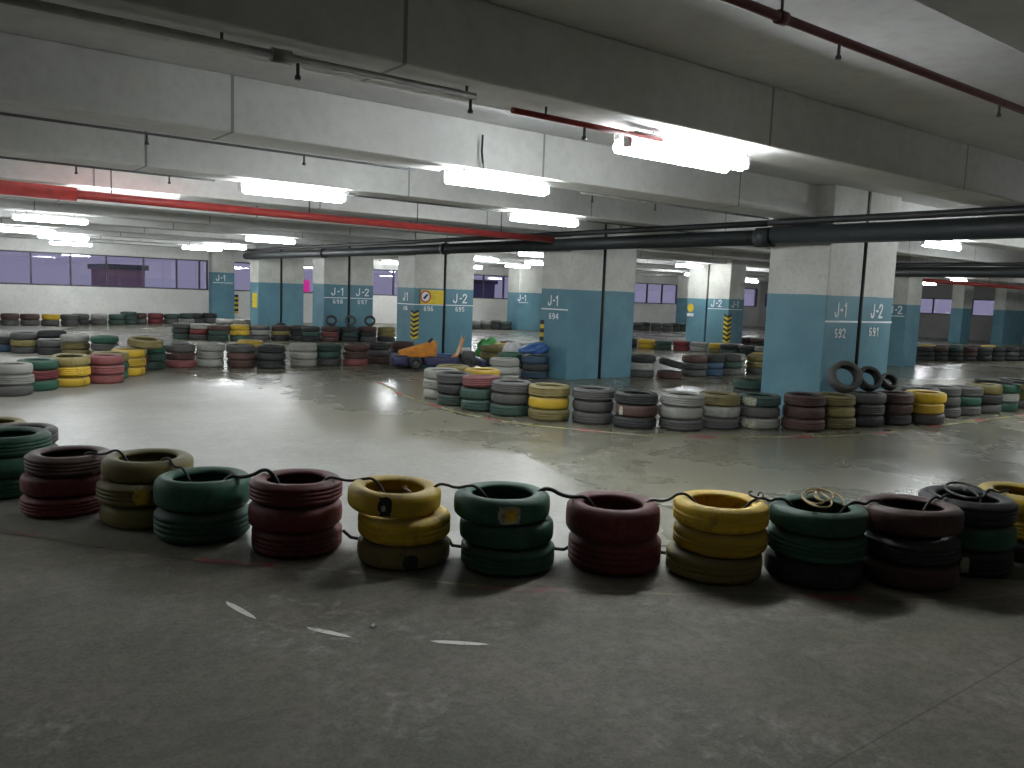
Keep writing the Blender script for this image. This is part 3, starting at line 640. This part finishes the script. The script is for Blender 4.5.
for row, stacks in STACKS.items():
    order = sorted(range(len(stacks)), key=lambda i: (math.atan2(stacks[i][0], stacks[i][1]), i))
    for rank, i in enumerate(order):
        x, y, code = stacks[i]; code = [PAINTS[q] for q in code]; n = len(code)
        th, sc = THICK.get((row, i), (.185 if row in 'CPO' and n == 2 else .145, 1.0)); sr = sc*(rnd.uniform(.965, 1.0) if row == 'F' else rnd.uniform(.93, .965)); z = 0.0
        for k in range(n):
            c = code[n-1-k]; t = th*rnd.uniform(.95, 1.05)*(1 if row in 'FGMJH' else .98)
            j = .014 if row != 'F' else .009
            dx, dy = SHIFT.get((row, i, k), (rnd.uniform(-j, j), rnd.uniform(-j, j)))
            tx, ty = TILT.get((row, i, k), (rnd.uniform(-.008, .008), rnd.uniform(-.008, .008)))
            if k == 0: tx = ty = 0
            lift = .27*sr*(abs(tx)+abs(ty))*(.95 if (row, i, k) in TILT else .2)
            name, grp = ROWN[row]
            cn = CN[c]
            lab = '%s %s tyre, %s stack from left, %s' % (lvl(k, n), cn, ORD[rank], name)
            if n == 1: lab = 'single %s tyre lying %s' % (cn, name)
            if row == 'H': lab = '%s %s tyre of the stack %s' % (lvl(k, n), cn, name)
            if row in 'T': lab = '%s %s tyre of the stack %s' % (lvl(k, n), cn, name)
            d = math.hypot(x, y)
            T.append([d, row, (x+dx, y+dy, z+lift), (tx, ty, rnd.uniform(0, 6.28)), (sr*rnd.uniform(.985, 1.012), sr*rnd.uniform(.985, 1.012), t/.145), c, lab, grp, (row, i, k)])
            z += t + .0015 + lift*1.0
def special(loc, rot, sc, c, lab, grp): T.append([math.hypot(loc[0], loc[1]), 'Z', loc, rot, (sc, sc, sc), c, lab, grp, None])
special((9.93, 5.92, .455), (PI/2-.42, 0, -.62), .76, 'd', 'large black tyre standing upright, leaning on pillar 692', 'tyres leaning on the middle pillars')
special((10.52, 5.92, .45), (PI/2-.5, 0, -.5), .62, 'k', 'medium black tyre leaning at the joint between 692 and 691', 'tyres leaning on the middle pillars')
special((11.02, 5.90, .44), (PI/2-.7, 0, -.4), .46, 'k', 'small black tyre leaning right of the two on the tyre row', 'tyres leaning on the middle pillars')
special((3.46, 14.83, .455), (.10, .06, 0), 1.0, 'o', 'olive tyre lying tilted on top of the long left row', 'tyres in the long row at the left')
special((13.82, 5.66, .458), (.06, .05, 1), .95, 'k', 'flattened black tyre lying on the third stack from the right edge', 'tyres lying on the middle row')
special((14.42, 5.55, .458), (.05, -.04, 1), .95, 'k', 'flattened black tyre lying on the green topped stack at right', 'tyres lying on the middle row')
for i, (x, y) in enumerate(((10.15, 22.05), (10.72, 21.99), (11.32, 21.93))):
    special((x, y-.06, .455), (PI/2-.45, 0, -.3-.1*i), .58, 'kdk'[i], ['left', 'middle', 'right'][i]+' one of three dark tyres standing on the row before pillars 698 and 697', 'tyres standing before the far pillars')
special((10.75, 27.38, .001), (PI/2-.15, 0, .2), .95, 'k', 'black tyre standing at the foot of the farthest plain blue pillar', 'tyres standing before the far pillars')
T.sort(key=lambda t: t[0])
LIM = 300
FOBJ = {}
def place(o, t):
    d, row, loc, rot, sc, c, lab, grp, key = t
    sc = list(sc)
    if row == 'Z' and 'flattened' in lab: sc[2] = .35
    if row == 'Z' and 'leaning' in lab: sc[2] *= 1.6
    o.rotation_euler = rot; o.scale = sc
    v = Vector(loc)
    if row == 'Z' and rot[0] > .5:     # an upright tyre stands on its rim
        R_ = Euler(rot).to_matrix(); me = o.data
        lo = min((R_ @ Vector((a.co.x*sc[0], a.co.y*sc[1], a.co.z*sc[2]))).z for a in me.vertices)
        v.z = loc[2]-lo
    o.location = v
for idx, t in enumerate(T[:LIM]):
    d, row, loc, rot, sc, c, lab, grp, key = t
    if d < 11.5 and row in 'FGMJHZ':
        h = (idx*7+3) % 3
        me = NEAR[h]
        if key in (('F', 9, 2), ('F', 9, 1), ('F', 9, 0), ('F', 6, 1)): me = NEAR[2]
        if row == 'F' and key not in (('F', 9, 2), ('F', 9, 1), ('F', 9, 0), ('F', 6, 1)): me = NEAR[0] if idx % 2 else NEAR[1]
        if key in (('F', 7, 2), ('F', 6, 2), ('F', 8, 1), ('F', 4, 1)): me = NEAR[0]
    else: me = FAR[idx % 2]
    o = bpy.data.objects.new('tyre', me); C.objects.link(o)
    o.material_slots[0].link = 'OBJECT'; o.material_slots[0].material = TY[c]
    place(o, t); tag(o, lab, 'tyre', grp)
    if key: FOBJ[key] = o
bm = bmesh.new(); keys = sorted(TY); base = FAR[0]
for t in T[LIM:]:
    d, row, loc, rot, sc, c, lab, grp, key = t
    tmp = bmesh.new(); tmp.from_mesh(base)
    tmp.transform(Matrix.LocRotScale(Vector(loc), Euler(rot), Vector(sc)))
    tm = bpy.data.meshes.new('t'); tmp.to_mesh(tm); tmp.free()
    n0 = len(bm.faces); bm.from_mesh(tm); bm.faces.ensure_lookup_table()
    for f in bm.faces[n0:]: f.material_index = keys.index(c); f.smooth = True
    bpy.data.meshes.remove(tm)
if T[LIM:]:
    tag(obj('distant_tyres', bm, [TY[k] for k in keys]), 'distant stacked tyres along the far walls', 'tyres', kind='stuff')
else: bm.free()

# worn patches that are parts of single tyres
def patch(key, ang, half, z0, z1, mt, name, lab, ragged=.2, r=.2825):
    o = FOBJ.get(key)
    if not o: return
    a = ang - o.rotation_euler.z; bm = bmesh.new(); nx, nz = 10, 6; g = []
    R_ = random.Random(5)
    for i in range(nx+1):
        col = []
        for j in range(nz+1):
            u = -1+2*i/nx; v = j/nz; e_ = half*(1-ragged*R_.random()*(abs(2*v-1) > .6))
            t = a+u*e_; lo = z0+(R_.random()-.5)*.012*(1 if j == 0 else 0); hi = z1+(R_.random()-.5)*.012*(1 if j == nz else 0)
            zz = lo+(hi-lo)*v; rr = r*(1+.012*math.sin(2*t+1)+.006*math.sin(3*t)) - max(0, abs(zz-.0725)-.035)*.35
            col.append(bm.verts.new((rr*math.cos(t), rr*math.sin(t), zz)))
        g.append(col)
    for i in range(nx):
        for j in range(nz): bm.faces.new((g[i][j], g[i+1][j], g[i+1][j+1], g[i][j+1]))
    p = obj(name, bm, mt, o, True)
    if lab: p['label'] = lab
def facing(key, off=0.0):
    o = FOBJ[key]; return math.atan2(-o.location.y, -o.location.x)+off
M['patch_white'] = simple('worn_white_patch', (.42, .42, .33), .7, var=.25, scale=30)
M['patch_yellow'] = simple('worn_yellow_patch', (.60, .40, .04), .7, var=.2, scale=30)
M['patch_black'] = simple('bare_black_patch', (.022, .022, .018), .7, var=.25, scale=30)
k = ('F', 7, 2)
patch(k, facing(k, .16), .23, .018, .115, M['patch_white'], 'worn_patch', 'pale worn paint patch')
patch(k, facing(k, .19), .12, .032, .100, M['patch_yellow'], 'worn_patch', 'yellow worn paint patch', r=.2838)
k = ('F', 6, 2)
patch(k, facing(k, -.20), .15, .018, .130, M['patch_black'], 'bare_patch', 'bare black patch', .5)
patch(k, facing(k, -.22), .045, .050, .080, M['patch_white'], 'pale_spot', 'pale spot in the black patch', r=.2838)
k = ('F', 6, 0); patch(k, facing(k, .15), .16, .01, .10, M['patch_black'], 'bare_patch', 'bare black patch', .5)
k = ('F', 3, 1); patch(k, facing(k, -.05), .18, .03, .12, M['patch_yellow'], 'worn_patch', 'bright yellow patch', .4)
k = ('F', 12, 0); patch(k, facing(k, .05), .09, .03, .12, M['patch_white'], 'worn_patch', 'pale patch', .4)
k = ('M', 6, 1); patch(k, facing(k, -.75), .12, .02, .12, M['patch_white'], 'worn_patch', 'pale patch', .4)
k = ('M', 9, 2); patch(k, facing(k, -.5), .40, .01, .12, M['patch_white'], 'worn_patch', 'chalky white patch', .4)
k = ('M', 9, 0); patch(k, facing(k, -.5), .40, .01, .12, M['patch_white'], 'worn_patch', 'chalky white patch', .4)
k = ('A', 2, 1); patch(k, facing(k, .5), .25, .02, .12, M['patch_yellow'], 'worn_patch', 'bright yellow patch', .3)

# ------------------------------------------------------------------ hoses tying the front row together
F = STACKS['F']
def smooth(pts, m=4):
    out = []
    for i in range(len(pts)-1):
        p0 = pts[max(i-1, 0)]; p1 = pts[i]; p2 = pts[i+1]; p3 = pts[min(i+2, len(pts)-1)]
        for s in range(m):
            t = s/m; out.append(.5*((2*p1)+(-p0+p2)*t+(2*p0-5*p1+4*p2-p3)*t*t+(-p0+3*p1-3*p2+p3)*t**3))
    return out+[pts[-1]]
def rope_pts(i, j, z, sag, inset, dip):
    a, b_ = Vector((F[i][0], F[i][1], 0)), Vector((F[j][0], F[j][1], 0)); d = (b_-a).normalized()
    pa = FOBJ[('F', i, len(F[i][2])-1)].location; pb = FOBJ[('F', j, len(F[j][2])-1)].location
    za = pa.z+.145*FOBJ[('F', i, len(F[i][2])-1)].scale.z+.007; zb = pb.z+.145*FOBJ[('F', j, len(F[j][2])-1)].scale.z+.012
    pts = [a+d*.10+Vector((0, 0, za-.14)), a+d*.145+Vector((0, 0, za-.05)), a+d*.20+Vector((0, 0, za))]
    s, e_ = a+d*.25, b_-d*.25
    for k in range(4):
        t = k/3; p = s.lerp(e_, t); p.z = max(za, zb) if abs(za-zb) < .01 else za+(zb-za)*t; p.z += -.012*4*t*(1-t); pts.append(p)
    pts += [b_-d*.20+Vector((0, 0, zb)), b_-d*.145+Vector((0, 0, zb-.05)), b_-d*.10+Vector((0, 0, zb-.14))]
    return smooth(pts)
names = ['leftmost green', 'second green', 'dark red', 'olive', 'two-tyre green', 'red', 'yellow with black patch', 'green with pale patch', 'wide dark red', 'all yellow', 'green with twine', 'brown', 'black and green', 'rightmost yellow']
for i in range(2, len(F)-1):
    bm = bmesh.new(); tube(bm, rope_pts(i, i+1, 0, .03, 0, 0), .0085 if i not in (7, 4) else .012, 8)
    tag(obj('hose', bm, M['rope']), 'black hose tying the %s stack to the %s stack' % (names[i], names[i+1]), 'hose', 'hoses tying the nearest stacks together')
for i in (4, 5, 6, 7, 8):
    a, b_ = Vector((F[i][0], F[i][1], 0)), Vector((F[i+1][0], F[i+1][1], 0)); d = (b_-a).normalized(); bk = Vector((-d.y, d.x, 0))*.10
    if bk.y < 0: bk = -bk
    pts = [a+d*.255+bk+Vector((0, 0, .10)), a.lerp(b_, .45)+bk+Vector((0, 0, .06)), a.lerp(b_, .55)+bk+Vector((0, 0, .055)), b_-d*.255+bk+Vector((0, 0, .075))]
    bm = bmesh.new(); tube(bm, pts, .011, 8)
    tag(obj('strap', bm, M['rope']), 'low black strap between the %s and %s stacks' % (names[i], names[i+1]), 'strap', 'straps low between the nearest stacks')
# tangled twine
def twine(cx, cy, z, rx, n, seed, lab, mt, r=.006):
    R_ = random.Random(seed); pts = []; ph = R_.uniform(0, 6)
    for k in range(n):
        t = k*.55+ph; q = rx*(.55+.45*math.sin(t*.37+seed)); pts.append((cx+q*math.cos(t), cy+q*.75*math.sin(t*1.1), z+.012+.018*abs(math.sin(t*.8))+.0006*k))
    sm = []
    for i in range(len(pts)-1):
        for s in range(3):
            t = s/3; p0 = pts[max(i-1, 0)]; p1 = pts[i]; p2 = pts[i+1]; p3 = pts[min(i+2, len(pts)-1)]
            sm.append(tuple(.5*((2*p1[c])+(-p0[c]+p2[c])*t+(2*p0[c]-5*p1[c]+4*p2[c]-p3[c])*t*t+(-p0[c]+3*p1[c]-3*p2[c]+p3[c])*t**3) for c in range(3)))
    bm = bmesh.new(); tube(bm, sm, r, 6); tag(obj('twine', bm, mt), lab, 'twine')
def top_of(key):
    o = FOBJ[key]; return o.location.z+.145*o.scale.z
twine(F[10][0], F[10][1], top_of(('F', 10, 2))-.005, .23, 46, 6, 'tangled brown twine lying over the green stack right of the all yellow one', M['twine'])
twine(F[12][0]-.05, F[12][1], top_of(('F', 12, 2)), .22, 24, 5, 'tangled dark twine on the black and green stack', M['rope'], .008)
twine(F[9][0]+.2, F[9][1]-.12, top_of(('F', 9, 2)), .10, 14, 8, 'dark twisted wire on the right rim of the all yellow stack', M['rope'], .006)
bm = bmesh.new(); o6 = FOBJ[('F', 6, 2)]
tube(bm, [(o6.location.x+.02*math.cos(t), o6.location.y-.16+.03*math.sin(t), top_of(('F', 6, 2))-.02+.012*t) for t in [k*.5 for k in range(8)]], .007, 6)
tag(obj('hook', bm, M['pipe_grey']), 'small pale wire hook on the yellow tyre with the black patch', 'hook')

# ------------------------------------------------------------------ go-kart parked left of pillar 694
def ring(bm, c, R_, r, axis='y', n=24, m=10):
    rings = []
    for i in range(n):
        t = 2*PI*i/n; rg = []
        for j in range(m):
            s = 2*PI*j/m; rr = R_+r*math.cos(s); h = r*math.sin(s)
            p = {'y': (rr*math.cos(t), h, rr*math.sin(t)), 'z': (rr*math.cos(t), rr*math.sin(t), h)}[axis]
            rg.append(bm.verts.new((c[0]+p[0], c[1]+p[1], c[2]+p[2])))
        rings.append(rg)
    for i in range(n):
        for j in range(m): bm.faces.new((rings[i][j], rings[(i+1) % n][j], rings[(i+1) % n][(j+1) % m], rings[i][(j+1) % m]))
    bmesh.ops.recalc_face_normals(bm, faces=bm.faces)
kart = empty('go_kart', (9.05, 14.35, 0), math.radians(155)); tag(kart, 'low navy and orange go-kart parked among the tyres left of pillar 694', 'kart')
bm = bmesh.new()
for s in (-1, 1): tube(bm, [(-.75, s*.28, .10), (.3, s*.30, .10), (.75, s*.22, .10)], .018)
for x_ in (-.6, 0, .6): tube(bm, [(x_, -.29, .10), (x_, .29, .10)], .016)
tube(bm, [(-.5, -.55, .13), (-.5, .55, .13)], .016); tube(bm, [(.55, -.5, .13), (.55, .5, .13)], .014)
obj('chassis', bm, M['black'], kart)
bm = bmesh.new(); box(bm, -.55, .62, -.26, .26, .06, .085, bev=.01); obj('floor_tray', bm, M['steel'], kart)
for (x_, s, w_) in ((-.5, 1, .09), (-.5, -1, .09), (.55, 1, .06), (.55, -1, .06)):
    bm = bmesh.new(); ring(bm, (x_, s*.56, .132), .082, .048); wv = obj('wheel', bm, M['black'], kart, True)
    bm = bmesh.new(); disc(bm, x_, s*.56-.03, s*.56+.03, .132, .05); bmesh.ops.recalc_face_normals(bm, faces=bm.faces); obj('rim', bm, M['steel'], wv)
for s in (-1, 1):
    bm = bmesh.new(); box(bm, -.34, .36, s*.47-.13, s*.47+.13, .07, .26, bev=.05); obj('side_pod', bm, M['navy'] if s == 1 else M['plastic_blue'], kart)
bm = bmesh.new(); vs = box(bm, .66, 1.02, -.45, .45, .06, .26, bev=.06); obj('front_bumper', bm, M['navy'], kart)
bm = bmesh.new(); box(bm, .10, .86, -.22, .22, .20, .34, bev=.03)
for v in bm.verts:
    v.co.z += (.22 if v.co.z > .27 else .02)*(.86-v.co.x)/.76; v.co.y *= .6+.4*(.86-v.co.x)/.76
obj('orange_nose_panel', bm, M['orange'], kart)
bm = bmesh.new(); box(bm, -.86, -.74, -.6, .6, .06, .22, bev=.04); obj('rear_bumper', bm, M['navy'], kart)
bm = bmesh.new()
prof = [(.12, .13), (-.05, .10), (-.22, .12), (-.34, .22), (-.42, .42), (-.46, .60)]
g = []
for x_, z_ in prof: g.append([bm.verts.new((x_, .21*math.sin(t)*(1.0), z_+.10*(1-math.cos(t))*(1.0))) for t in [-1.3+.26*k for k in range(11)]])
for a, b_ in zip(g, g[1:]):
    for k in range(10): bm.faces.new((a[k], a[k+1], b_[k+1], b_[k]))
o = obj('seat', bm, M['orange'], kart, True); md = o.modifiers.new('s', 'SOLIDIFY'); md.thickness = .012
bm = bmesh.new(); ring(bm, (0, 0, 0), .14, .014, 'z'); tube(bm, [(-.13, 0, 0), (.13, 0, 0)], .01); sw = obj('steering_wheel', bm, M['black'], kart, True); sw.location = (.26, 0, .50); sw.rotation_euler = (0, math.radians(50), 0)
bm = bmesh.new(); tube(bm, [(.27, 0, .49), (.6, 0, .14)], .011); obj('steering_column', bm, M['steel'], kart)
bm = bmesh.new(); box(bm, -.66, -.40, .24, .44, .12, .38, bev=.02); obj('engine', bm, M['steel'], kart)
bm = bmesh.new(); tube(bm, [(-.40, -.24, .3), (-.5, -.3, .36), (-.66, -.36, .36)], .045, 10); obj('fuel_tank', bm, M['white'], kart)

# soft piles in the clutter
def lump(name, loc, s, mt, lab, cat, seed):
    bm = bmesh.new(); bmesh.ops.create_icosphere(bm, subdivisions=4, radius=1.0); R_ = random.Random(seed)
    ks = [(Vector((R_.uniform(-1, 1), R_.uniform(-1, 1), R_.uniform(-1, 1))).normalized(), R_.uniform(3, 8), R_.uniform(0, 6)) for _ in range(7)]
    for v in bm.verts:
        f = 1+sum(.07*math.sin(k[0].dot(v.co)*k[1]+k[2]) for k in ks)
        v.co = Vector((v.co.x*s[0]*f, v.co.y*s[1]*f, max(-.55, v.co.z)*s[2]*f))
    lo = min(v.co.z for v in bm.verts)
    for v in bm.verts: v.co.z -= lo
    o = obj(name, bm, mt, None, True); o.location = loc; tag(o, lab, cat); return o
def disp(row, i): x, y, c = STACKS[row][i]; return x, y
lump('plastic_sheet', (11.65, 16.3, 0), (.30, .26, .30), M['plastic_green'], 'crumpled bright green sheet heaped right of pillar 695', 'sheet', 4)
lump('white_bag', (10.35, 13.65, 0), (.22, .2, .34), M['white'], 'white bag lying beside the go-kart', 'bag', 9)
x, y = disp('K', 2); zt = .43
lump('plastic_cover', (x-.02, y, .455), (.27, .22, .13), M['plastic_blue'], 'bright blue cover crumpled on the dark stack beside pillar 694', 'cover', 12)

# ------------------------------------------------------------------ world, camera
w = bpy.data.worlds.new('dusk'); bpy.context.scene.world = w; w.use_nodes = True
nt = w.node_tree; bg = nt.nodes['Background']
tc = nt.nodes.new('ShaderNodeTexCoord'); sx = nt.nodes.new('ShaderNodeSeparateXYZ'); nt.links.new(tc.outputs['Generated'], sx.inputs[0])
rp = nt.nodes.new('ShaderNodeValToRGB'); nt.links.new(sx.outputs[2], rp.inputs[0])
rp.color_ramp.elements[0].position = 0.0; rp.color_ramp.elements[0].color = (.40, .38, .49, 1)
rp.color_ramp.elements[1].position = .5; rp.color_ramp.elements[1].color = (.30, .30, .46, 1)
nt.links.new(rp.outputs[0], bg.inputs[0]); bg.inputs[1].default_value = SKY
cd = bpy.data.cameras.new('camera'); cam = bpy.data.objects.new('camera', cd); C.objects.link(cam)
cd.sensor_fit = 'HORIZONTAL'; cd.sensor_width = 36.0; cd.lens = 822.7/1024*36.0; cd.clip_start = .05; cd.clip_end = 400
yaw, pitch, roll = .651, .111, .037
Fw = Vector((math.sin(yaw)*math.cos(pitch), math.cos(yaw)*math.cos(pitch), -math.sin(pitch)))
R0 = Vector((math.cos(yaw), -math.sin(yaw), 0)); Up0 = R0.cross(Fw)
Rr = R0*math.cos(roll)+Up0*math.sin(roll); Ur = -R0*math.sin(roll)+Up0*math.cos(roll)
mm = Matrix((Rr, Ur, -Fw)).transposed().to_4x4(); mm.translation = Vector((0, 0, 1.6)); cam.matrix_world = mm
sc_ = bpy.context.scene; sc_.camera = cam
vs_ = sc_.view_settings; sc_.display_settings.display_device = 'sRGB'
vs_.view_transform = 'Standard'; vs_.look = 'None'; vs_.gamma = 1.0; vs_.use_curve_mapping = False; vs_.exposure = EXPO
